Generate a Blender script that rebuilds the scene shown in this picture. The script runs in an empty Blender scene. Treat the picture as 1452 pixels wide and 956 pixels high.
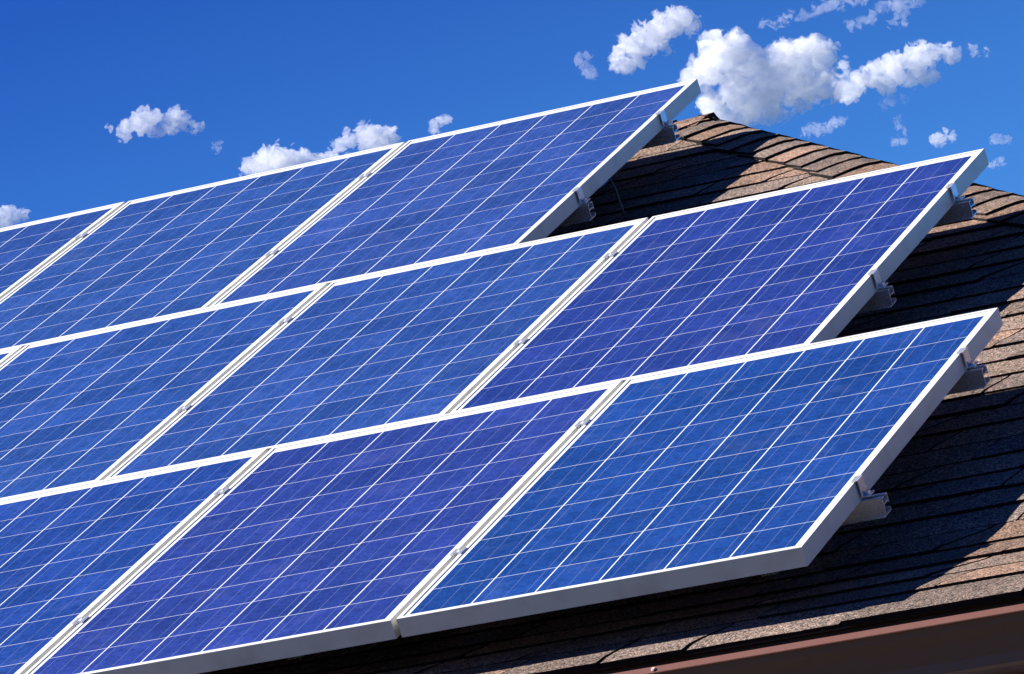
import bpy, bmesh, math, random
from mathutils import Vector, Matrix, noise
R = math.radians
random.seed(7)
scene = bpy.context.scene
col = scene.collection

# ------------------------------------------------------------------ frame of the tilted array: u along the eave, v up the slope, n out of the panels
PITCH = R(30)
TILT = Matrix.Rotation(PITCH, 3, 'X')
BASE = Vector((0, 0, 4.2))                      # lower corner of the bottom row, above the lawn
def W(u, v, n): return BASE + TILT @ Vector((u, v, n))

# ------------------------------------------------------------------ camera
cam_d = bpy.data.cameras.new('camera'); cam = bpy.data.objects.new('camera', cam_d); col.objects.link(cam)
right = TILT @ Vector((0.89737082, 0.33486421, -0.28738748))
down = TILT @ Vector((-0.17752064, -0.32229273, -0.92984613))
fwd = TILT @ Vector((-0.40399508, 0.88543399, -0.22977079))
rot = Matrix((right, -down, -fwd)).transposed()
CAM = W(4.59089523, -11.18782529, 3.49157156)
cam.matrix_world = Matrix.Translation(CAM) @ rot.to_4x4()
cam_d.sensor_width = 36.0; cam_d.lens = 8196.8 / 1452 * 36
cam_d.clip_start = 0.1; cam_d.clip_end = 20000
scene.camera = cam

# ------------------------------------------------------------------ sky, sun, exposure
sun_dir = (TILT @ Vector((-1.25, 0.06, 1.0))).normalized()      # towards the sun
elev = math.asin(sun_dir.z); azim = math.atan2(sun_dir.x, sun_dir.y)
world = bpy.data.worlds.new('World'); scene.world = world; world.use_nodes = True
wt = world.node_tree; wt.nodes.clear()
sky = wt.nodes.new('ShaderNodeTexSky'); sky.sky_type = 'NISHITA'; sky.sun_disc = False
sky.sun_elevation = elev; sky.sun_rotation = azim
sky.altitude = 300; sky.air_density = 0.6; sky.dust_density = 0.0; sky.ozone_density = 10.0
bg = wt.nodes.new('ShaderNodeBackground'); bg.inputs['Strength'].default_value = 0.062
wo = wt.nodes.new('ShaderNodeOutputWorld')
hs = wt.nodes.new('ShaderNodeHueSaturation'); hs.inputs['Saturation'].default_value = 1.10; hs.inputs['Hue'].default_value = .506      # clear polarised blue
wt.links.new(sky.outputs[0], hs.inputs['Color']); 
tc = wt.nodes.new('ShaderNodeTexCoord'); dp = wt.nodes.new('ShaderNodeVectorMath'); dp.operation = 'DOT_PRODUCT'
ax = Vector((-0.1383, -0.3222, 0.9365)); dp.inputs[1].default_value = ax          # a polariser darkens this side of the sky
wt.links.new(tc.outputs['Generated'], dp.inputs[0])
mr = wt.nodes.new('ShaderNodeMapRange'); mr.interpolation_type = 'SMOOTHSTEP'; mr.inputs['From Min'].default_value = -.06; mr.inputs['From Max'].default_value = .11
mr.inputs['To Min'].default_value = 0; mr.inputs['To Max'].default_value = 1; wt.links.new(dp.outputs['Value'], mr.inputs['Value'])
pm = wt.nodes.new('ShaderNodeMix'); pm.data_type = 'RGBA'; pm.blend_type = 'MIX'
pm.inputs[6].default_value = (2.0, 1.80, 1.38, 1); pm.inputs[7].default_value = (.46, .60, .85, 1); wt.links.new(mr.outputs[0], pm.inputs[0])
pk = wt.nodes.new('ShaderNodeMix'); pk.data_type = 'RGBA'; pk.blend_type = 'MULTIPLY'; pk.inputs[0].default_value = 1
wt.links.new(hs.outputs[0], pk.inputs[6]); wt.links.new(pm.outputs[2], pk.inputs[7]); wt.links.new(pk.outputs[2], bg.inputs[0]); wt.links.new(bg.outputs[0], wo.inputs[0])
sd = bpy.data.lights.new('sun', 'SUN'); sd.energy = 5.0; sd.angle = R(0.5); sd.color = (1.0, 0.95, 0.88)
so = bpy.data.objects.new('sun', sd); col.objects.link(so)
so.rotation_euler = sun_dir.to_track_quat('Z', 'Y').to_euler()
vs = scene.view_settings
scene.display_settings.display_device = 'sRGB'
vs.view_transform = 'Standard'; vs.look = 'None'; vs.gamma = 1; vs.exposure = 1.5; vs.use_curve_mapping = False
scene.cycles.max_bounces = 26; scene.cycles.diffuse_bounces = 4; scene.cycles.glossy_bounces = 3
scene.cycles.volume_bounces = 24; scene.cycles.transmission_bounces = 4; scene.cycles.transparent_max_bounces = 32

# ------------------------------------------------------------------ helpers
def tag(o, label=None, cat=None, group=None, kind=None):
    if label: o['label'] = label
    if cat: o['category'] = cat
    if group: o['group'] = group
    if kind: o['kind'] = kind
    return o
def empty(name, loc=(0, 0, 0), rot=(0, 0, 0)):
    o = bpy.data.objects.new(name, None); o.empty_display_size = 0.1
    o.location = loc; o.rotation_euler = rot; col.objects.link(o); return o
def copy_tree(o, parent=None):
    c = o.copy(); col.objects.link(c)
    if parent: c.parent = parent
    for ch in o.children: copy_tree(ch, c)
    return c
class MB:
    """collects faces of ONE mesh"""
    def __init__(s): s.v = []; s.f = []; s.c = []; s.m = []
    def add(s, verts, faces, tint=(1, 1, 1), mat=0):
        b = len(s.v); s.v += [tuple(p) for p in verts]
        for f in faces: s.f.append([b + i for i in f]); s.c.append(tint); s.m.append(mat)
    def box(s, x0, x1, y0, y1, z0, z1, tint=(1, 1, 1), mat=0):
        s.add([(x0, y0, z0), (x1, y0, z0), (x1, y1, z0), (x0, y1, z0), (x0, y0, z1), (x1, y0, z1), (x1, y1, z1), (x0, y1, z1)],
              [(0, 3, 2, 1), (4, 5, 6, 7), (0, 1, 5, 4), (1, 2, 6, 5), (2, 3, 7, 6), (3, 0, 4, 7)], tint, mat)
    def prism_x(s, prof, x0, x1, tint=(1, 1, 1), mat=0, caps=True):
        """closed profile [(y,z)] swept along x"""
        n = len(prof)
        vs_ = [(x0, y, z) for y, z in prof] + [(x1, y, z) for y, z in prof]
        fs = [(i, (i + 1) % n, n + (i + 1) % n, n + i) for i in range(n)]
        if caps: fs += [tuple(range(n))[::-1], tuple(range(n, 2 * n))]
        s.add(vs_, fs, tint, mat)
    def cyl(s, p, axis, r, h, k=12, tint=(1, 1, 1), mat=0):
        p = Vector(p); a = Vector(axis).normalized(); q = a.orthogonal().normalized(); w = a.cross(q)
        vs_ = []
        for j in (0, 1):
            for i in range(k):
                t = 2 * math.pi * i / k
                vs_.append(p + a * h * j + (q * math.cos(t) + w * math.sin(t)) * r)
        s.add(vs_, [(i, (i + 1) % k, k + (i + 1) % k, k + i) for i in range(k)] + [tuple(range(k))[::-1], tuple(range(k, 2 * k))], tint, mat)
    def build(s, name, mats, parent=None, bevel=0, smooth=False, fix=True):
        me = bpy.data.meshes.new(name); me.from_pydata(s.v, [], s.f); me.validate(verbose=False)
        for m in (mats if isinstance(mats, (list, tuple)) else [mats]): me.materials.append(m)
        if len(me.polygons) == len(s.f):
            ca = me.color_attributes.new('tint', 'FLOAT_COLOR', 'CORNER')
            for p, c, mi in zip(me.polygons, s.c, s.m):
                p.material_index = mi
                for li in p.loop_indices: ca.data[li].color = (c[0], c[1], c[2], 1)
        if fix:
            bm = bmesh.new(); bm.from_mesh(me); bmesh.ops.recalc_face_normals(bm, faces=bm.faces); bm.to_mesh(me); bm.free()
        o = bpy.data.objects.new(name, me); col.objects.link(o)
        if parent: o.parent = parent
        if bevel:
            b = o.modifiers.new('edge', 'BEVEL'); b.width = bevel; b.segments = 2; b.limit_method = 'ANGLE'; b.angle_limit = R(40)
        if smooth:
            for p in me.polygons: p.use_smooth = True
        return o

# ------------------------------------------------------------------ materials
class NT:
    def __init__(s, name):
        s.m = bpy.data.materials.new(name); s.m.use_nodes = True; s.t = s.m.node_tree
        s.b = s.t.nodes['Principled BSDF']
    def n(s, typ, **kw):
        o = s.t.nodes.new(typ)
        for k, v in kw.items():
            if k in o.inputs.keys() if isinstance(k, str) else False: o.inputs[k].default_value = v
            else: setattr(o, k, v)
        return o
    def val(s, sock, x):
        if isinstance(x, (int, float)): sock.default_value = x
        elif isinstance(x, (tuple, list)): sock.default_value = x if len(x) == 4 or sock.type == 'VECTOR' else (*x, 1)
        else: s.t.links.new(x, sock)
    def math(s, op, a, b=None, c=None):
        o = s.t.nodes.new('ShaderNodeMath'); o.operation = op
        for i, x in enumerate((a, b, c)):
            if x is not None: s.val(o.inputs[i], x)
        return o.outputs[0]
    def mix(s, f, a, b, blend='MIX'):
        o = s.t.nodes.new('ShaderNodeMix'); o.data_type = 'RGBA'; o.blend_type = blend
        s.val(o.inputs[0], f); s.val(o.inputs[6], a); s.val(o.inputs[7], b)
        return o.outputs[2]
    def coord(s): return s.t.nodes.new('ShaderNodeTexCoord').outputs['Object']
    def noise(s, vec, scale, detail=3, rough=.5, dist=0):
        o = s.t.nodes.new('ShaderNodeTexNoise'); o.inputs['Scale'].default_value = scale; o.inputs['Detail'].default_value = detail
        o.inputs['Roughness'].default_value = rough; o.inputs['Distortion'].default_value = dist
        s.t.links.new(vec, o.inputs['Vector']); return o.outputs['Fac']
    def ramp(s, f, stops):
        o = s.t.nodes.new('ShaderNodeValToRGB'); e = o.color_ramp.elements
        while len(e) < len(stops): e.new(.5)
        for i, (p, c) in enumerate(stops): e[i].position = p; e[i].color = c if len(c) == 4 else (*c, 1)
        s.t.links.new(f, o.inputs[0]); return o.outputs[0]
    def bump(s, h, strength, dist):
        o = s.t.nodes.new('ShaderNodeBump'); o.inputs['Strength'].default_value = strength; o.inputs['Distance'].default_value = dist
        s.t.links.new(h, o.inputs['Height']); s.t.links.new(o.outputs[0], s.b.inputs['Normal'])
    def set(s, **kw):
        for k, v in kw.items(): s.val(s.b.inputs[k.replace('_', ' ')], v)
        return s.m

def metal(name, c, rough, metallic, dirt=.12, stain=(.3, .29, .25)):
    t = NT(name); p = t.coord()
    a = t.noise(p, 9, 5, .6); b = t.noise(p, 160, 2, .5)
    f = t.math('MULTIPLY', t.ramp(a, [(.5, (0, 0, 0)), (.75, (1, 1, 1))]), dirt)
    c2 = t.mix(f, c, stain)
    sp = t.math('MULTIPLY', t.ramp(t.noise(p, 55, 3, .6), [(.70, (0, 0, 0)), (.76, (1, 1, 1))]), dirt * 2)
    c2 = t.mix(sp, c2, (.16, .14, .12))
    t.set(Base_Color=c2, Metallic=metallic, Roughness=t.math('ADD', t.math('MULTIPLY', b, .15), rough - .07))
    return t.m
M_frame = metal('anodised_frame', (.53, .53, .49), .40, .0, .30, (.20, .19, .15))
M_alu = metal('mill_aluminium', (.72, .73, .75), .28, .75, .02)
M_steel = metal('bright_steel', (.6, .62, .65), .25, .9, .05)
M_gutter = metal('brown_gutter_paint', (.125, .052, .038), .34, 0, .10, (.16, .09, .07))
M_fascia = metal('dark_brown_fascia', (.022, .013, .010), .5, 0, .15, (.03, .02, .015))

# solar cells under glass
def cell_material():
    t = NT('polycrystalline_cells'); p = t.coord()
    sep = t.n('ShaderNodeSeparateXYZ'); t.t.links.new(p, sep.inputs[0])
    x, y = sep.outputs[0], sep.outputs[1]
    PU, PV, MU, MV = .1580, .1573, (PW - 6 * .1580) / 2, .0200
    cx = t.math('DIVIDE', t.math('SUBTRACT', x, MU), PU); cy = t.math('DIVIDE', t.math('SUBTRACT', y, MV), PV)
    fx = t.math('FRACT', cx); fy = t.math('FRACT', cy)
    ex = t.math('MINIMUM', fx, t.math('SUBTRACT', 1, fx)); ey = t.math('MINIMUM', fy, t.math('SUBTRACT', 1, fy))
    gx = t.math('LESS_THAN', ex, .0017 / PU); gy = t.math('LESS_THAN', ey, .00085 / PV)
    outx = t.math('MAXIMUM', t.math('LESS_THAN', cx, 0.0), t.math('GREATER_THAN', cx, 6.0))
    outy = t.math('MAXIMUM', t.math('LESS_THAN', cy, 0.0), t.math('GREATER_THAN', cy, 10.0))
    gap = t.math('MAXIMUM', t.math('MAXIMUM', gx, gy), t.math('MAXIMUM', outx, outy))
    bb = None
    for q in (1 / 6, .5, 5 / 6):
        k = t.math('LESS_THAN', t.math('ABSOLUTE', t.math('SUBTRACT', fx, q)), .0006 / PU)
        bb = k if bb is None else t.math('MAXIMUM', bb, k)
    # one random brightness per cell
    cmb = t.n('ShaderNodeCombineXYZ'); t.t.links.new(t.math('FLOOR', cx), cmb.inputs[0]); t.t.links.new(t.math('FLOOR', cy), cmb.inputs[1])
    oi = t.n('ShaderNodeObjectInfo'); t.t.links.new(t.math('MULTIPLY', oi.outputs['Random'], 57), cmb.inputs[2])
    wn = t.n('ShaderNodeTexWhiteNoise', noise_dimensions='3D'); t.t.links.new(cmb.outputs[0], wn.inputs['Vector'])
    # crystal grains
    sh = t.n('ShaderNodeVectorMath', operation='ADD'); t.t.links.new(p, sh.inputs[0])
    of = t.n('ShaderNodeCombineXYZ'); t.t.links.new(t.math('MULTIPLY', oi.outputs['Random'], 31), of.inputs[2]); t.t.links.new(of.outputs[0], sh.inputs[1])
    vo = t.n('ShaderNodeTexVoronoi', feature='F1'); vo.inputs['Scale'].default_value = 150; t.t.links.new(sh.outputs[0], vo.inputs['Vector'])
    g = t.n('ShaderNodeSeparateColor'); t.t.links.new(vo.outputs['Color'], g.inputs[0])
    big = t.noise(sh.outputs[0], 3.0, 3, .55)
    vb = t.n('ShaderNodeTexVoronoi', feature='F1'); vb.inputs['Scale'].default_value = 36; t.t.links.new(sh.outputs[0], vb.inputs['Vector'])
    gb = t.n('ShaderNodeSeparateColor'); t.t.links.new(vb.outputs['Color'], gb.inputs[0])
    br = t.math('ADD', t.math('ADD', .50, t.math('MULTIPLY', g.outputs[0], .40)), t.math('MULTIPLY', gb.outputs[0], .22))
    br = t.math('MULTIPLY', br, t.math('ADD', .82, t.math('MULTIPLY', wn.outputs['Value'], .36)))
    br = t.math('MULTIPLY', br, t.math('ADD', .72, t.math('MULTIPLY', big, .56)))
    base = t.mix(1, oi.outputs['Color'], br, 'MULTIPLY')
    base = t.mix(t.math('MULTIPLY', g.outputs[1], .22), base, t.mix(1, oi.outputs['Color'], (.8, 1.7, 1.2), 'MULTIPLY'))
    c = t.mix(bb, base, (.11, .14, .24))
    c = t.mix(gap, c, (.62, .64, .68))
    dust = t.math('MULTIPLY', t.ramp(t.noise(sh.outputs[0], 6, 6, .7, .6), [(.55, (0, 0, 0)), (.8, (1, 1, 1))]), .05)
    c = t.mix(dust, c, (.5, .48, .45))
    t.set(Base_Color=c, Roughness=.12, IOR=1.48)
    t.bump(t.noise(p, 900, 1, .5), .06, .0004)
    return t.m
PW, PH, PT = 0.992, 1.6374, 0.046
GU, GV = 0.0139, 0.0020
M_cell = cell_material()
M_back = NT('white_backsheet').set(Base_Color=(.75, .75, .74), Roughness=.6)

def shingle_material():
    t = NT('asphalt_shingle_granules'); p = t.coord()
    at = t.n('ShaderNodeAttribute', attribute_name='tint')
    vo = t.n('ShaderNodeTexVoronoi', feature='F1'); vo.inputs['Scale'].default_value = 330; t.t.links.new(p, vo.inputs['Vector'])
    g = t.n('ShaderNodeSeparateColor'); t.t.links.new(vo.outputs['Color'], g.inputs[0])
    speck = t.ramp(g.outputs[0], [(0, (.10, .085, .08)), (.22, (.30, .24, .21)), (.5, (.62, .47, .38)), (.75, (.80, .62, .50)), (.93, (1.0, .88, .78))])
    speck.node.color_ramp.interpolation = 'CONSTANT'
    v2 = t.n('ShaderNodeTexVoronoi', feature='F1'); v2.inputs['Scale'].default_value = 150; t.t.links.new(p, v2.inputs['Vector'])
    g2 = t.n('ShaderNodeSeparateColor'); t.t.links.new(v2.outputs['Color'], g2.inputs[0])
    c = t.mix(1, at.outputs['Color'], speck, 'MULTIPLY')
    c = t.mix(1, c, t.ramp(g2.outputs[0], [(0, (.62, .6, .6)), (.5, (1, 1, 1)), (1, (1.35, 1.25, 1.2))]), 'MULTIPLY')
    c = t.mix(1, c, t.ramp(t.noise(p, 7, 4, .6), [(.3, (.78, .78, .80)), (.7, (1.15, 1.12, 1.1))]), 'MULTIPLY')
    t.set(Base_Color=c, Roughness=.92, Specular_IOR_Level=.15)
    t.bump(t.math('ADD', g.outputs[1], t.math('MULTIPLY', g2.outputs[1], 1.2)), .8, .0018)
    return t.m
M_shingle = shingle_material()
t = NT('asphalt_edge'); M_edge = t.set(Base_Color=(.010, .009, .009), Roughness=.95, Specular_IOR_Level=.1)

def lawn_material():
    t = NT('lawn'); p = t.coord()
    a = t.noise(p, .6, 5, .6); b = t.noise(p, 30, 4, .7)
    c = t.mix(a, (.026, .032, .014), (.036, .040, .02)); c = t.mix(b, c, (.015, .02, .008))
    return t.set(Base_Color=c, Roughness=.9)
def siding_material():
    t = NT('painted_siding'); p = t.coord()
    c = t.mix(t.noise(p, 4, 4, .6), (.46, .43, .38), (.52, .49, .44))
    return t.set(Base_Color=c, Roughness=.6)
M_siding = siding_material()

# ------------------------------------------------------------------ ground
g = MB(); g.add([(-6000, -6000, 0), (6000, -6000, 0), (6000, 6000, 0), (-6000, 6000, 0)], [(0, 1, 2, 3)])
tag(g.build('lawn', lawn_material()), kind='structure')

# ------------------------------------------------------------------ the house: hip roof of laminated shingles
SB, CB = math.sin(PITCH), math.cos(PITCH)
H0 = 0.200                                       # panel glass to shingle surface
V_EAVE = -0.105 + 0.014                          # where the plain roof plane meets the eave line
E0 = W(0, V_EAVE, -H0 - .012); E0.x = 0          # eave line of the south slope (deck level)
YE, ZE = E0.y, E0.z
APEX = W(-2.09, 5.292, -H0 - .012)
XE = APEX.x + (APEX.y - YE)                      # east eave, hips run at 45 degrees in plan
RUN = APEX.y - YE
X2 = -9.2                                        # west end of the ridge
XW = X2 - RUN; YN = APEX.y + RUN
ZR = ZE + RUN * math.tan(PITCH)
SL = RUN / CB                                    # slope length
house = empty('house', (0, 0, 0))
tag(house, 'house with a hip roof of brown asphalt shingles and a brown gutter', 'house')
EXPO = 0.132
def lift(t):                                     # the roof flattens slightly towards the eave
    q = min(max((t + .02) / .62, 0), 1); q = q * q * (3 - 2 * q)
    return .055 * (1 - q)
PALETTE = [(0.373, 0.353, 0.338), (0.402, 0.340, 0.303), (0.326, 0.317, 0.316), (0.430, 0.377, 0.339), (0.282, 0.273, 0.276), (0.385, 0.323, 0.293), (0.341, 0.336, 0.343), (0.436, 0.364, 0.315), (0.301, 0.276, 0.261)]
def tint():
    a = random.choice(PALETTE); k = random.uniform(.74, 1.2)
    return (a[0] * k, a[1] * k, a[2] * k)
def slope(mb, O, S, L_eave, t_right, t_left):
    """shingle courses over one slope: O eave start, S unit eave direction, rises towards the ridge; t_* = how much the ends move in per metre of slope"""
    S = Vector(S); T = None
    N = Vector((0, 0, 1)).cross(S); T = Vector((N.x * CB, N.y * CB, SB)); N = S.cross(T)
    def P(s, t, h):
        return O + S * s + T * t + N * h + Vector((0, 0, lift(t)))
    lo = lambda t: t_left * t
    hi = lambda t: L_eave - t_right * t
    # deck
    k = 24
    vs_, fs = [], []
    for i in range(k + 1):
        t_ = SL * (i / k) ** 1.5
        vs_ += [P(lo(t_), t_, 0), P(hi(t_), t_, 0)]
    fs = [(2 * i, 2 * i + 1, 2 * i + 3, 2 * i + 2) for i in range(k)]
    mb.add(vs_, fs, (.2, .2, .2), 1)
    n = int(SL / EXPO) + 1
    seed = random.random() * 100
    for i in range(n):
        t0 = i * EXPO; t1 = min(t0 + EXPO + .012, SL)
        if i == 0: t0 = -.030
        s = lo(t0) - random.uniform(0, .3)
        first = True; slant_prev = 0; jag_prev = 0
        while s < hi(t0):
            w = random.choice([random.uniform(.18, .30), random.uniform(.26, .45)])
            e = s + w
            thin = random.random() < .22
            th = random.uniform(.0040, .0055) if thin else random.uniform(.0085, .0125)
            dt = random.uniform(-.002, .004) + (.006 if thin else 0)
            slant = random.uniform(.01, .12)
            gap = random.uniform(.005, .011)
            c = tint()
            nseg = max(2, int(w / .05)); nt = 5
            grid = []
            for a in range(nt + 1):
                q = a / nt; tt = t0 + dt + (t1 - t0 - dt) * q
                sm = q * q * (3 - 2 * q)
                sa = s + slant_prev * sm; sb = e - gap + slant * sm
                row = []
                for b in range(nseg + 1):
                    ss = sa + (sb - sa) * b / nseg
                    wob = noise.noise(Vector((ss * 9 + seed, i * 3.7, 1.3)))
                    tj = tt + (wob * .0022 if a == 0 else 0)
                    h = th * (1 - q) + .0014 * q + .0007 * noise.noise(Vector((ss * 14 + seed, tt * 14, i * .5))) + .0022
                    if a == 0: h -= .0012
                    sc = min(max(ss, lo(max(tj, 0))), hi(max(tj, 0)))
                    row.append((sc, tj, h))
                grid.append(row)
            if grid[0][-1][0] - grid[0][0][0] > .004:
                m = nseg + 1
                vs_ = [P(*x) for row in grid for x in row]
                fs = [(a * m + b, a * m + b + 1, (a + 1) * m + b + 1, (a + 1) * m + b) for a in range(nt) for b in range(nseg)]
                mb.add(vs_, fs, c, 0)
                # butt edge and the cut sides
                low = [P(x[0], x[1] + .001, -.002) for x in grid[0]]
                mb.add([P(*x) for x in grid[0]] + low, [(b, m + b, m + b + 1, b + 1) for b in range(nseg)], (.2, .2, .2), 1)
                for side in (0, -1):
                    up = [P(*row[side]) for row in grid]; dn = [P(row[side][0], row[side][1], -.001) for row in grid]
                    mb.add(up + dn, [(a, a + 1, nt + 2 + a, nt + 1 + a) for a in range(nt)], (.2, .2, .2), 1)
            s = e; slant_prev = slant
sl = MB()
LW = XE - XW
slope(sl, Vector((XW, YE, ZE)), (1, 0, 0), LW, CB, CB)
slope(sl, Vector((XE, YE, ZE)), (0, 1, 0), 2 * RUN, CB, CB)
slope(sl, Vector((XE, YN, ZE)), (-1, 0, 0), LW, CB, CB)
slope(sl, Vector((XW, YN, ZE)), (0, -1, 0), 2 * RUN, CB, CB)
roof = sl.build('roof', [M_shingle, M_edge], house, fix=False)

def cap_line(mb, P0, P1, n1, n2, start=0.0):
    """bent cap shingles overlapping from P0 up to P1 across the line where the slopes with normals n1, n2 meet"""
    D = (P1 - P0); L = D.length; D.normalize()
    w1 = D.cross(n1); w2 = n2.cross(D)
    if w1.z > 0: w1 = -w1
    if w2.z > 0: w2 = -w2
    k = start; i = 0; E = .132
    while k < L - .02:
        ln = min(.19, L + .02 - k); jit = random.uniform(-.006, .006); rotj = random.uniform(-.05, .05)
        wl = .150 + random.uniform(-.012, .012)
        c = tint(); th = random.uniform(.009, .0135)
        offs = [-wl, -wl * .8, -wl * .55, -wl * .32, -.030, -.012, 0, .012, .030, wl * .32, wl * .55, wl * .8, wl]
        rows = []
        nl = 4
        for a in range(nl + 1):
            q = a / nl; row = []
            for o in offs:
                d = k + jit + ln * q + o * rotj * (1 - q) + (.004 * noise.noise(Vector((o * 30, k * 7, 3))) if a == 0 else 0)
                base = P0 + D * d
                r = abs(o)
                wv, nn = (w1, n1) if o < 0 else (w2, n2)
                soft = .020 * math.exp(-(r / .028) ** 2)           # the fold is rounded, not creased
                hh = .0125 + th * (1 - q) + .001 * q + .0016 * noise.noise(Vector((o * 25, k * 11, q * 2)))
                if r > wl * .9: hh -= .001
                tl = 0
                p = base + wv * r + nn * hh if r > 0 else base + (n1 + n2).normalized() * hh
                p = p - Vector((0, 0, soft * .35))
                t_e = (p.z - ZE) / SB
                p.z += lift(max(t_e, 0)) if t_e < 1 else 0
                row.append(p)
            rows.append(row)
        m = len(offs)
        mb.add([p for r_ in rows for p in r_], [(a * m + b, a * m + b + 1, (a + 1) * m + b + 1, (a + 1) * m + b) for a in range(nl) for b in range(m - 1)], c, 0)
        up = rows[0]; nu = (n1 + n2).normalized()
        dn = [p - (n1 if j < 6 else n2 if j > 6 else nu) * .016 + D * .002 for j, p in enumerate(up)]
        mb.add(list(up) + dn, [(b, m + b, m + b + 1, b + 1) for b in range(m - 1)], (.2, .2, .2), 1)
        for j in (0, -1):
            u_ = [r_[j] for r_ in rows]; nn = n1 if j == 0 else n2
            d_ = [p - nn * .007 for p in u_]
            mb.add(u_ + d_, [(a, a + 1, nl + 2 + a, nl + 1 + a) for a in range(nl)], (.2, .2, .2), 1)
        k += E; i += 1
nS = Vector((0, -SB, CB)); nE = Vector((SB, 0, CB)); nN = Vector((0, SB, CB)); nW = Vector((-SB, 0, CB))
A1 = Vector((APEX.x, APEX.y, ZR)); A2 = Vector((X2, APEX.y, ZR))
for (c0, a, n1, n2) in ((Vector((XE, YE, ZE)), A1, nS, nE), (Vector((XE, YN, ZE)), A1, nE, nN), (Vector((XW, YN, ZE)), A2, nN, nW), (Vector((XW, YE, ZE)), A2, nW, nS)):
    mb = MB(); cap_line(mb, c0, a, n1, n2); mb.build('hip_cap', [M_shingle, M_edge], house, fix=False)
mb = MB(); cap_line(mb, A1 + Vector((.05, 0, 0)), A2, nS, nN); mb.build('ridge_cap', [M_shingle, M_edge], house, fix=False)

# eave: drip edge, fascia, gutter, soffit, walls
YL = -0.132; ZL = BASE.z - 0.2325                # the gutter's lip
def ring(mb, prof, tintc=(1, 1, 1)):
    """profile [(out, z)] measured outward from the eave line, mitred round the four sides"""
    n = len(prof); vs_ = []
    for o, z in prof:
        vs_ += [(XW - o, YE - o, z), (XE + o, YE - o, z), (XE + o, YN + o, z), (XW - o, YN + o, z)]
    fs = []
    for i in range(n):
        j = (i + 1) % n
        for q in range(4):
            r_ = (q + 1) % 4
            fs.append((4 * i + q, 4 * i + r_, 4 * j + r_, 4 * j + q))
    mb.add(vs_, fs, tintc)
ol = YE - YL                                      # outward reach of the lip
ze = ZE + lift(0)
mb = MB(); ring(mb, [(-.030, ze - .004), (.010, ze - .004), (.010, ze - .016), (.004, ze - .016), (.004, ze - .009), (-.030, ze - .009)]); mb.build('drip_edge', M_fascia, house)
mb = MB(); ring(mb, [(-.045, ze - .012), (-.020, ze - .012), (-.020, ze - .20), (-.045, ze - .20)]); mb.build('fascia', M_fascia, house)
mb = MB()
gp = [(-.018, ZL - .004), (-.018, ZL - .118), (ol - .052, ZL - .118), (ol - .044, ZL - .112), (ol - .040, ZL - .090), (ol - .026, ZL - .055), (ol - .010, ZL - .034), (ol - .0045, ZL - .0195),
      (ol + .006, ZL - .0175), (ol + .0065, ZL - .0155), (ol - .004, ZL - .0015), (ol - .006, ZL), (ol - .010, ZL - .001),
      (ol - .010, ZL - .003), (ol - .0065, ZL - .004), (ol + .002, ZL - .0155), (ol - .008, ZL - .0185), (ol - .013, ZL - .034), (ol - .029, ZL - .055), (ol - .043, ZL - .091), (ol - .047, ZL - .111), (ol - .053, ZL - .115), (-.015, ZL - .115), (-.015, ZL - .004)]
ring(mb, gp); gutter = mb.build('gutter', M_gutter, house, smooth=False)
mb = MB()
px = -0.318
mb.cyl((px, YL - .0015, ZL - .0085), (0, -.8, .6), .0052, .003, 14); mb.cyl((px, YL - .0035, ZL - .0068), (0, -.8, .6), .0038, .0016, 14)
mb.build('screw', metal('painted_screw', (.55, .38, .34), .4, .2), gutter)
mb = MB(); ring(mb, [(-.020, ze - .185), (-.42, ze - .185), (-.42, ze - .197), (-.020, ze - .197)])
mb.build('soffit', M_fascia, house)
mb = MB()
zt = ze - .197
wall = []
k = 0; z = 0.0
while z < zt:                                     # lapped siding boards
    z2 = min(z + .18, zt); wall += [(-.40, z), (-.412, z2)]; z = z2
prof = [(-.40, 0)]
z = 0.0
while z < zt - .001:
    z2 = min(z + .18, zt); prof += [(-.398, z + .0005), (-.412, z2)]; z = z2
prof += [(-.55, zt), (-.55, 0)]
ring(mb, prof[1:]); mb.build('wall', M_siding, house, fix=True)

# ------------------------------------------------------------------ solar panels
def frame_mesh():
    mb = MB()
    prof = [(.0009, 0), (.0112, 0), (.0118, -.0006), (.0118, -.0075), (.0022, -.0085), (.0022, -.0435), (.028, -.0435), (.028, -PT), (0, -PT), (0, -.0009)]
    n = len(prof); vs_ = []
    for d, z in prof: vs_ += [(d, d, z), (PW - d, d, z), (PW - d, PH - d, z), (d, PH - d, z)]
    fs = []
    for i in range(n):
        j = (i + 1) % n
        for q in range(4):
            r_ = (q + 1) % 4
            fs.append((4 * i + q, 4 * i + r_, 4 * j + r_, 4 * j + q))
    mb.add(vs_, fs)
    return mb
def make_panel():
    root = empty('solar_panel', (0, 0, 0), (PITCH, 0, 0))
    frame_mesh().build('frame', M_frame, root)
    mb = MB(); d = .0121
    mb.box(d, PW - d, d, PH - d, -.0066, -.0022); gl = mb.build('cell_glass', M_cell, root)
    mb = MB(); mb.box(d, PW - d, d, PH - d, -.0078, -.0067); mb.build('backsheet', M_back, root)
    mb = MB(); mb.box(PW / 2 - .055, PW / 2 + .055, PH - .21, PH - .10, -.03, -.0079); mb.build('junction_box', M_edge, root, bevel=.003)
    return root
OFF = {'bottom': 0.0, 'middle': -0.4982, 'top': -1.9054}
VROW = {'bottom': 0.0, 'middle': PH + GV, 'top': 2 * (PH + GV)}
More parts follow.
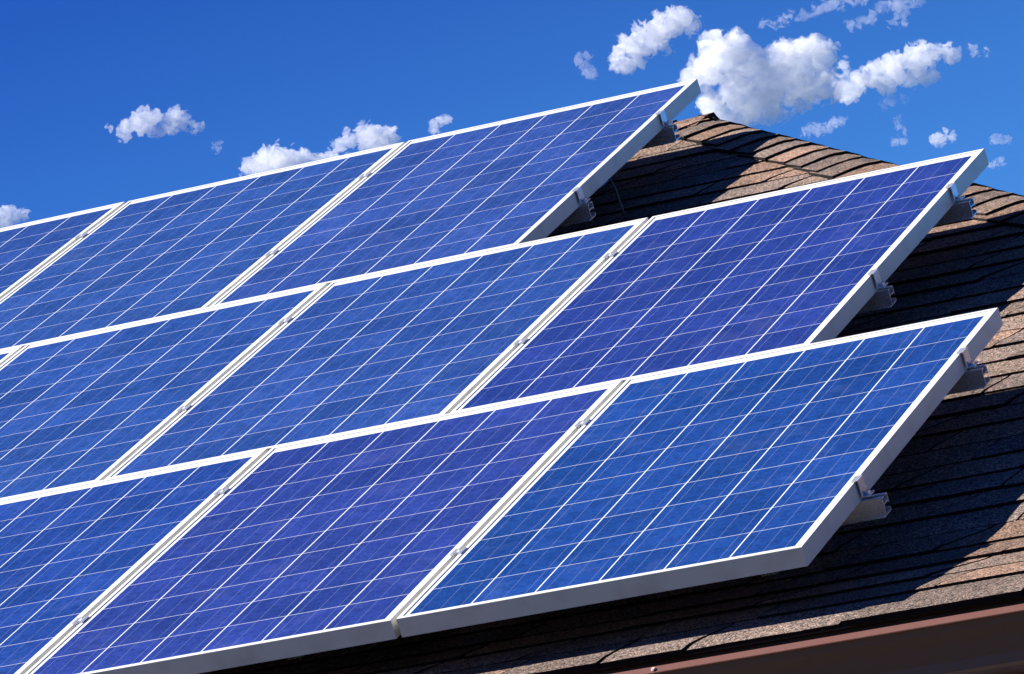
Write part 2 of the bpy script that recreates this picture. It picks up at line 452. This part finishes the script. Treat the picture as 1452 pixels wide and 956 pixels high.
BLUE = {  # the cells' own colour differs a little from module to module
    ('bottom', 0): (.0120, .0415, .184), ('bottom', 1): (.0230, .0360, .188), ('bottom', 2): (.0160, .0410, .194), ('bottom', 3): (.0175, .0440, .194),
    ('middle', 0): (.0190, .0325, .174), ('middle', 1): (.0220, .0520, .206), ('middle', 2): (.0200, .0520, .206), ('middle', 3): (.0180, .0480, .194),
    ('top', 0): (.0270, .0540, .212), ('top', 1): (.0240, .0580, .214), ('top', 2): (.0240, .0540, .208), ('top', 3): (.0220, .0520, .204)}
PLAB = {
    ('bottom', 0): 'clear blue solar panel in the bottom row, its free side over bare shingles',
    ('bottom', 1): 'violet blue solar panel in the bottom row, next to the clear blue one',
    ('bottom', 2): 'deep blue solar panel in the bottom row, third from the free end',
    ('bottom', 3): 'blue solar panel in the bottom row, fourth from the free end',
    ('middle', 0): 'dark violet solar panel in the middle row, its free side over bare shingles',
    ('middle', 1): 'blue solar panel in the middle row, next to the dark violet one',
    ('middle', 2): 'blue solar panel in the middle row, third from the free end',
    ('middle', 3): 'blue solar panel in the middle row, fourth from the free end',
    ('top', 0): 'pale violet blue solar panel at the free end of the top row',
    ('top', 1): 'pale blue solar panel in the top row, second from the free end',
    ('top', 2): 'pale blue solar panel in the top row, third from the free end',
    ('top', 3): 'blue solar panel in the top row, fourth from the free end'}
proto = make_panel()
first = True
for row in ('bottom', 'middle', 'top'):
    for k in range(4):
        o = proto if first else copy_tree(proto); first = False
        u = OFF[row] - PW - k * (PW + GU)
        o.location = W(u, VROW[row], random.uniform(-.0006, .0006))
        tag(o, PLAB[(row, k)], 'solar panel', 'solar panels of the roof array')
        for ch in o.children:
            if ch.name.startswith('cell_glass'): ch.color = (*BLUE[(row, k)], 1)

# ------------------------------------------------------------------ rails, clamps, brackets
RAILV = {'bottom': (.424, 1.308), 'middle': (2.195, 2.93), 'top': (3.78, 4.55)}
RT = -PT - .0005                                  # top of the rails
def make_rail(length):
    root = empty('mounting_rail', (0, 0, 0), (PITCH, 0, 0))
    # open channel: slot on top for the clamps, slot in the uphill side, foot flange below; local y up the slope, z out of the roof
    prof = [(-.019, 0), (-.006, 0), (-.006, -.0026), (-.0164, -.0026), (-.0164, -.0150), (.0164, -.0150), (.0164, -.0026), (.006, -.0026), (.006, 0), (.019, 0), (.019, -.0230),
            (.0164, -.0230), (.0164, -.0176), (-.0164, -.0176), (-.0164, -.0394), (.0164, -.0394), (.0164, -.0330), (.019, -.0330), (.019, -.042), (-.019, -.042)]
    mb = MB(); mb.prism_x(prof, -length, 0, caps=False)
    n = len(prof)
    o = mb.build('channel', M_alu, root, fix=True)
    # end faces, cut along the hollow profile
    bm = bmesh.new(); bm.from_mesh(o.data)
    for x in (0, -length):
        ed = [e for e in bm.edges if all(abs(v.co.x - x) < 1e-6 for v in e.verts)]
        bmesh.ops.triangle_fill(bm, edges=ed, use_beauty=True)
    bmesh.ops.recalc_face_normals(bm, faces=bm.faces)
    bm.to_mesh(o.data); bm.free()
    # the splice flange under it
    mb = MB(); mb.box(-length, -.004, -.023, .022, -.0465, -.0424); mb.build('base_flange', M_alu, root, bevel=.0012)
    return root
RL = {('bottom', 0): ('lower rail of the bottom row, its cut end over shaded shingles', .052), ('bottom', 1): ('upper rail of the bottom row, its cut end against sunlit shingles', .042),
      ('middle', 0): ('lower rail of the middle row, its cut end in deep shade', .034), ('middle', 1): ('upper rail of the middle row, its cut end close under the hip', .046),
      ('top', 0): ('lower rail of the top row, its cut end in deep shade', .028), ('top', 1): ('upper rail of the top row, its cut end near the roof peak', .034)}
end_ext = {}
rp = None
for (row, i), (lab, ext) in RL.items():
    rail = make_rail(4 * (PW + GU) + ext)
    rail.location = W(OFF[row] + ext, RAILV[row][i], RT)
    tag(rail, 'aluminium ' + lab, 'rail', 'mounting rails under the panels')

def make_end_clamp():
    root = empty('end_clamp', (0, 0, 0), (PITCH, 0, 0))   # origin: outer top edge of the frame
    mb = MB()
    prof = [(-.009, .0008), (-.009, .0036), (.0095, .0036), (.0095, -PT + .010), (.026, -PT + .010), (.026, -PT + .0066), (.0062, -PT + .0066), (.0062, .0008)]
    h = .0190
    n = len(prof)
    mb.add([(x, -h, z) for x, z in prof] + [(x, h, z) for x, z in prof], [(i, (i + 1) % n, n + (i + 1) % n, n + i) for i in range(n)] + [tuple(range(n)), tuple(range(n, 2 * n))[::-1]])
    mb.build('bracket', M_alu, root, bevel=.0006)
    mb = MB(); mb.cyl((.018, 0, -PT + .0098), (0, 0, 1), .0078, .0012, 16); mb.build('washer', M_steel, root)
    mb = MB(); mb.cyl((.018, 0, -PT + .0111), (0, 0, 1), .0058, .0062, 6); mb.build('bolt', M_steel, root)
    return root
EC = {('bottom', 0): 'lower aluminium end clamp on the free side of the bottom row',
      ('bottom', 1): 'upper aluminium end clamp on the free side of the bottom row',
      ('middle', 0): 'lower aluminium end clamp on the free side of the middle row',
      ('middle', 1): 'upper aluminium end clamp on the free side of the middle row',
      ('top', 0): 'lower aluminium end clamp on the free side of the top row',
      ('top', 1): 'upper aluminium end clamp on the free side of the top row'}
p0 = None
for (row, i), lab in EC.items():
    o = make_end_clamp() if p0 is None else copy_tree(p0)
    p0 = p0 or o
    o.location = W(OFF[row], RAILV[row][i], 0)
    tag(o, lab, 'end clamp', 'end clamps on the free panel sides')

def make_mid_clamp():
    root = empty('mid_clamp', (0, 0, 0), (PITCH, 0, 0))   # origin: middle of the gap, frame top level
    mb = MB(); w = GU / 2; h = .020
    # hat-shaped channel: two lips on the frames, a trough down in the gap
    prof = [(-w - .0075, .0006), (-w - .0075, .0030), (-w + .0024, .0030), (-w + .0024, -.010), (w - .0024, -.010), (w - .0024, .0030), (w + .0085, .0030), (w + .0085, .0006), (w - .0004, .0006), (w - .0004, -.0125), (-w + .0004, -.0125), (-w + .0004, .0006)]
    n = len(prof)
    mb.add([(x, -h, z) for x, z in prof] + [(x, h, z) for x, z in prof], [(i, (i + 1) % n, n + (i + 1) % n, n + i) for i in range(n)] + [tuple(range(n)), tuple(range(n, 2 * n))[::-1]])
    mb.build('bracket', M_alu, root, bevel=.0005)
    mb = MB(); mb.cyl((0, 0, -.0099), (0, 0, 1), .0043, .0085, 16) 
    mb.build('bolt', M_steel, root)
    return root
p0 = None
ORD = ['first', 'second', 'third']
for row in ('bottom', 'middle', 'top'):
    for k in range(3):
        for i in (0, 1):
            o = make_mid_clamp() if p0 is None else copy_tree(p0)
            p0 = p0 or o
            o.location = W(OFF[row] - (k + 1) * (PW + GU) + GU / 2, RAILV[row][i], 0)
            tag(o, f"{'upper' if i else 'lower'} silver mid clamp in the {row} row, {ORD[k]} seam from the free end", 'mid clamp', 'mid clamps in the panel seams')

def make_foot():
    root = empty('roof_bracket', (0, 0, 0), (PITCH, 0, 0))     # origin: rail underside, uphill face
    zb = -(H0 - PT - .0470)                                     # shingle surface under the rail
    mb = MB()
    prof = [(.0225, .040), (.0275, .040), (.0275, zb + .012), (.085, zb + .012), (.085, zb + .007), (.0225, zb + .007)]
    n = len(prof); x = .020
    mb.add([(-x, y, z + .0) for y, z in prof] + [(x, y, z) for y, z in prof], [(i, (i + 1) % n, n + (i + 1) % n, n + i) for i in range(n)] + [tuple(range(n)), tuple(range(n, 2 * n))[::-1]])
    mb.build('foot', M_alu, root, bevel=.001)
    mb = MB(); mb.cyl((0, .0276, .030), (0, 1, 0), .0085, .006, 6); mb.build('bolt', M_steel, root)
    mb = MB(); mb.cyl((0, .058, zb + .0121), (0, 0, 1), .0085, .006, 6); mb.build('bolt', M_steel, root)
    return root
p0 = None
for row in ('bottom', 'middle', 'top'):
    for i in (0, 1):
        for k, du in enumerate((.28, 1.5, 2.7, 3.8)):
            o = make_foot() if p0 is None else copy_tree(p0)
            p0 = p0 or o
            o.location = W(OFF[row] - du, RAILV[row][i], RT - .0470)
            pos = ['first', 'second', 'third', 'fourth'][k] + ' from its free end'
            tag(o, f"bracket under the {'upper' if i else 'lower'} rail of the {row} row, {pos}", 'roof bracket', 'roof brackets under the rails')
# a cable end hanging below the free side of the top row
mb = MB(); path = [(-1.99, 4.16, -.056), (-1.945, 4.13, -.066), (-1.928, 4.112, -.10), (-1.922, 4.10, -.15), (-1.915, 4.088, -.186), (-1.88, 4.075, -.1945), (-1.83, 4.07, -.1945)]
pts_ = [W(*q) for q in path]
vs_, fs_ = [], []
for i, p in enumerate(pts_):
    d = (pts_[min(i + 1, len(pts_) - 1)] - pts_[max(i - 1, 0)]).normalized(); a = d.orthogonal().normalized(); b = d.cross(a)
    vs_ += [p + (a * math.cos(q * math.pi / 4) + b * math.sin(q * math.pi / 4)) * .0035 for q in range(8)]
for i in range(len(pts_) - 1): fs_ += [(8 * i + q, 8 * i + (q + 1) % 8, 8 * i + 8 + (q + 1) % 8, 8 * i + 8 + q) for q in range(8)]
mb.add(vs_, fs_)
tag(mb.build('cable', NT('grey_cable').set(Base_Color=(.06, .06, .065), Roughness=.45), smooth=True), 'thin grey cable hanging under the free side of the top row', 'cable')
# ------------------------------------------------------------------ clouds: fair-weather puffs about a mile away, closed bodies of scattering vapour with a thin veil
def vapour_material(density, veil):
    m = bpy.data.materials.new('cloud_vapour'); m.use_nodes = True; t = m.node_tree; t.nodes.clear()
    v = t.nodes.new('ShaderNodeVolumeScatter'); v.inputs['Color'].default_value = (1, 1, 1, 1); v.inputs['Density'].default_value = density
    v.inputs['Anisotropy'].default_value = .0
    o = t.nodes.new('ShaderNodeOutputMaterial'); t.links.new(v.outputs[0], o.inputs['Volume'])
    tp = t.nodes.new('ShaderNodeBsdfTransparent'); tl = t.nodes.new('ShaderNodeBsdfTranslucent'); df = t.nodes.new('ShaderNodeBsdfDiffuse')
    ml = t.nodes.new('ShaderNodeMixShader'); mx = t.nodes.new('ShaderNodeMixShader'); mx.inputs[0].default_value = veil
    for n_ in (tl, df): n_.inputs['Color'].default_value = (.95, .95, .95, 1)
    t.links.new(df.outputs[0], ml.inputs[1]); t.links.new(tl.outputs[0], ml.inputs[2])
    t.links.new(tp.outputs[0], mx.inputs[1]); t.links.new(ml.outputs[0], mx.inputs[2]); t.links.new(mx.outputs[0], o.inputs['Surface'])
    return m
M_vapour = vapour_material(.20, .034); M_faint = vapour_material(.08, .024)
def sky_at(px, py):
    """direction of a point of the sky, given where it stands in the 1452 x 956 photograph"""
    return (rot @ Vector(((px - 726) / 8196.8, -(py - 478) / 8196.8, -1)))
def cloud_tree(lo, hi, res, rad, k, off, amp, thr, fs, iso, slope=1.5):
    g = bpy.data.node_groups.new('cloud_density', 'GeometryNodeTree')
    g.interface.new_socket('Geometry', in_out='INPUT', socket_type='NodeSocketGeometry'); g.interface.new_socket('Geometry', in_out='OUTPUT', socket_type='NodeSocketGeometry')
    N = g.nodes.new; L = g.links.new
    gi = N('NodeGroupInput'); go = N('NodeGroupOutput')
    pos = N('GeometryNodeInputPosition')
    # each vertex is one puff with its own radius: smooth union of falloffs through nearest weighted sample
    px = N('GeometryNodeProximity'); px.target_element = 'POINTS'; L(gi.outputs[0], px.inputs[0])
    def math(op, a, b=None):
        m = N('ShaderNodeMath'); m.operation = op
        for i, x in enumerate((a, b)):
            if x is None: continue
            if isinstance(x, (int, float)): m.inputs[i].default_value = x
            else: L(x, m.inputs[i])
        return m.outputs[0]
    def nz(scale, det, rough, dist=0):
        n = N('ShaderNodeTexNoise'); n.inputs['Scale'].default_value = scale; n.inputs['Detail'].default_value = det; n.inputs['Roughness'].default_value = rough; n.inputs['Distortion'].default_value = dist
        va = N('ShaderNodeVectorMath'); va.operation = 'ADD'; L(pos.outputs[0], va.inputs[0]); va.inputs[1].default_value = off
        L(va.outputs[0], n.inputs['Vector']); return n.outputs[0]
    f = math('SUBTRACT', 1.0, math('DIVIDE', px.outputs['Distance'], rad))
    n1 = math('SUBTRACT', nz(1 / (fs * k), 8, .645, 1.0), .5)
    d = math('ADD', math('MINIMUM', f, .8), math('MULTIPLY', n1, math('MULTIPLY', amp, 3.3)))
    d = math('SUBTRACT', d, thr)
    d = math('MULTIPLY', d, slope)
    cl = N('ShaderNodeClamp'); L(d, cl.inputs[0])
    vc = N('GeometryNodeVolumeCube'); L(cl.outputs[0], vc.inputs['Density'])
    vc.inputs['Min'].default_value = lo; vc.inputs['Max'].default_value = hi
    for i, a in enumerate('XYZ'): vc.inputs['Resolution ' + a].default_value = res[i]
    vm = N('GeometryNodeVolumeToMesh'); vm.inputs['Threshold'].default_value = iso
    L(vc.outputs[0], vm.inputs[0]); L(vm.outputs[0], go.inputs[0])
    return g
def make_cloud(label, puffs, dist, amp=1.6, thr=.3, fs=20, iso=.12, group='small white clouds in the blue sky'):
    rnd = random.Random(len(label) * 13 + int(puffs[0][0]))
    k = dist / 8196.8
    if 'streak' in label or 'wispy' in label or 'faint' in label or 'tiny' in label:         # ragged scraps: many small shreds strung along
        more = []
        for a, b in zip(puffs, puffs[1:]):
            for q in (.33, .66): more.append((a[0] + (b[0] - a[0]) * q + rnd.uniform(-3, 3), a[1] + (b[1] - a[1]) * q + rnd.uniform(-2.5, 2.5), (a[2] + b[2]) * .5 * rnd.uniform(.45, .8)))
        puffs = [(x, y, r * .85) for x, y, r in puffs] + more
    cx = sum(p[0] for p in puffs) / len(puffs); cy = sum(p[1] for p in puffs) / len(puffs)
    C0 = CAM + sky_at(cx, cy) * dist
    inv = rot.transposed()
    P = [(Vector(((x - cx) * k, -(y - cy) * k, rnd.uniform(-.3, .3) * r * k)), r * k) for x, y, r in puffs]   # cloud's own axes
    # fill the puffs with points; each carries the same soft radius
    rad = min(16, max(5.5, sum(p[2] for p in puffs) / len(puffs) * .62)) * k
    pts = []
    for c, r in P:
        core = max(r * 1.12 - rad * .5, r * .35)
        n = int(14 + 60 * (core / rad) ** 2)
        for _ in range(n):
            v = Vector((rnd.gauss(0, 1), rnd.gauss(0, 1), rnd.gauss(0, 1))).normalized() * core * rnd.random() ** .4
            v.z *= .45; pts.append(c + v)
    m = rad * 1.6
    lo = [min(p[i] for p in pts) - m for i in range(3)]; hi = [max(p[i] for p in pts) + m for i in range(3)]
    vox = .6 * k
    res = [max(8, min(420, int((hi[i] - lo[i]) / vox / (1 if i < 2 else 1.6)))) for i in range(3)]
    src = bpy.data.meshes.new('points'); src.from_pydata(pts, [], [])
    tmp = bpy.data.objects.new('points', src); col.objects.link(tmp)
    md = tmp.modifiers.new('density', 'NODES'); off = (rnd.uniform(0, 500), rnd.uniform(0, 500), 0)
    md.node_group = cloud_tree(lo, hi, res, rad, k, off, amp, thr, fs, iso)
    dg = bpy.context.evaluated_depsgraph_get(); dg.update()
    hull = bpy.data.meshes.new_from_object(tmp.evaluated_get(dg))
    bpy.data.objects.remove(tmp)
    hull.materials.clear(); hull.materials.append(M_faint if 'faint' in label or 'thin' in label or 'wispy' in label or 'ragged' in label else M_vapour); hull.name = 'cloud'
    o = bpy.data.objects.new('cloud', hull); col.objects.link(o)
    o.matrix_world = Matrix.Translation(C0) @ rot.to_4x4()
    tag(o, label, 'cloud', group)
    return res

CL = [
 ('largest white cloud, a broad heap of puffs rising behind the roof peak', [(1030, 78, 28), (1016, 60, 15), (1038, 57, 13), (1004, 100, 22), (986, 110, 13), (1062, 100, 28), (1046, 128, 24), (1092, 112, 31), (1118, 92, 31), (1148, 84, 26), (1168, 80, 15), (1128, 126, 26), (1160, 118, 21), (1016, 152, 20), (1066, 156, 22), (1040, 168, 16), (1096, 146, 22), (1178, 130, 11)], 1500, 1.7, .12, 26),
 ('long tapering white cloud trailing off above the middle row', [(1194, 126, 11), (1212, 120, 17), (1240, 106, 20), (1268, 94, 20), (1300, 76, 17), (1322, 78, 15), (1342, 78, 11), (1356, 80, 6), (1290, 102, 17), (1316, 106, 11), (1252, 118, 15), (1205, 132, 11), (1194, 100, 10)], 1560, 1.8, .16, 22),
 ('slanted white cloud standing alone high above the end of the top row', [(884, 86, 15), (896, 74, 20), (912, 64, 18), (905, 46, 9), (928, 54, 20), (948, 34, 20), (962, 28, 17), (974, 36, 11), (988, 34, 6), (940, 66, 9)], 1450, 1.8, .14, 20),
 ('small ragged cloud between the slanted cloud and the top row', [(820, 84, 6), (826, 92, 7), (834, 101, 8), (841, 104, 6), (832, 80, 5)], 1450, 2.2, .26, 12),
 ('lone flat white cloud over the top row, far from the roof', [(168, 186, 7), (158, 183, 5), (180, 180, 10), (198, 174, 15), (205, 160, 9), (218, 174, 17), (240, 174, 15), (252, 166, 11), (262, 174, 11), (274, 182, 6), (286, 182, 5), (178, 192, 7), (228, 184, 9)], 1480, 1.8, .16, 20),
 ('white cloud bank half hidden behind the edge of the top row', [(360, 240, 12), (378, 230, 18), (400, 227, 20), (428, 233, 17), (450, 232, 13), (468, 228, 10), (400, 240, 20)], 1600, 1.7, .12, 20),
 ('bright white cloud rising just above the seam of the top row', [(484, 206, 9), (496, 198, 12), (520, 197, 17), (545, 197, 16), (553, 188, 8), (524, 189, 10), (535, 206, 16)], 1600, 1.7, .12, 18),
 ('tiny double puff of cloud right above the top row', [(617, 183, 6), (625, 172, 7), (635, 168, 5), (616, 176, 4)], 1600, 1.9, .16, 12),
 ('low white cloud peeping over the far end of the top row', [(4, 308, 14), (20, 307, 10), (34, 306, 6), (-12, 308, 15)], 1650, 1.7, .12, 18),
 ('tiny ragged cloud past the tip of the long tapering cloud', [(1377, 68, 5), (1385, 74, 6), (1396, 74, 4)], 1560, 2.1, .22, 12),
 ('thin streak of ragged cloud along the top of the sky', [(1084, 38, 6), (1096, 35, 6), (1108, 30, 7), (1120, 23, 5), (1142, 22, 6), (1158, 14, 7), (1170, 9, 8), (1186, 6, 6), (1205, 4, 6), (1222, 0, 8)], 1520, 2.6, .34, 14),
 ('wispy spread of cloud with holes at the top of the sky', [(1206, 36, 6), (1220, 31, 7), (1238, 26, 6), (1250, 9, 6), (1268, 8, 10), (1284, 2, 13), (1300, -2, 10), (1276, 18, 9), (1264, 30, 6), (1278, 33, 6)], 1520, 2.5, .32, 14),
 ('faint small cloud low over the hip of the roof', [(1144, 187, 7), (1156, 183, 9), (1170, 185, 7), (1182, 175, 6), (1194, 172, 6)], 1540, 2.3, .26, 13),
 ('small round cloud above the corner of the middle row', [(1328, 197, 7), (1337, 195, 8), (1348, 195, 5)], 1560, 2.0, .16, 12),
 ('faint round puff of cloud out past the corner of the middle row', [(1412, 197, 6), (1420, 200, 6), (1427, 199, 4)], 1560, 2.1, .24, 12),
 ('thin scrap of cloud under the long tapering cloud', [(1254, 147, 5), (1266, 142, 6), (1279, 140, 4)], 1560, 2.3, .26, 12),
 ('faint shred of cloud halfway between two small clouds above the middle row', [(1268, 203, 5), (1280, 201, 4), (1274, 171, 5)], 1560, 2.3, .28, 12),
 ('faint puff of cloud touching the raised corner of the middle row', [(1406, 233, 4), (1418, 229, 5)], 1560, 2.2, .26, 12),
 ('tiny faint puff of cloud near the lone flat cloud', [(306, 207, 4), (309, 212, 3)], 1480, 2.1, .24, 10),
]
for c in CL: make_cloud(*c)
scene.cycles.transparent_max_bounces = 32
for c in CL: make_cloud(*c)
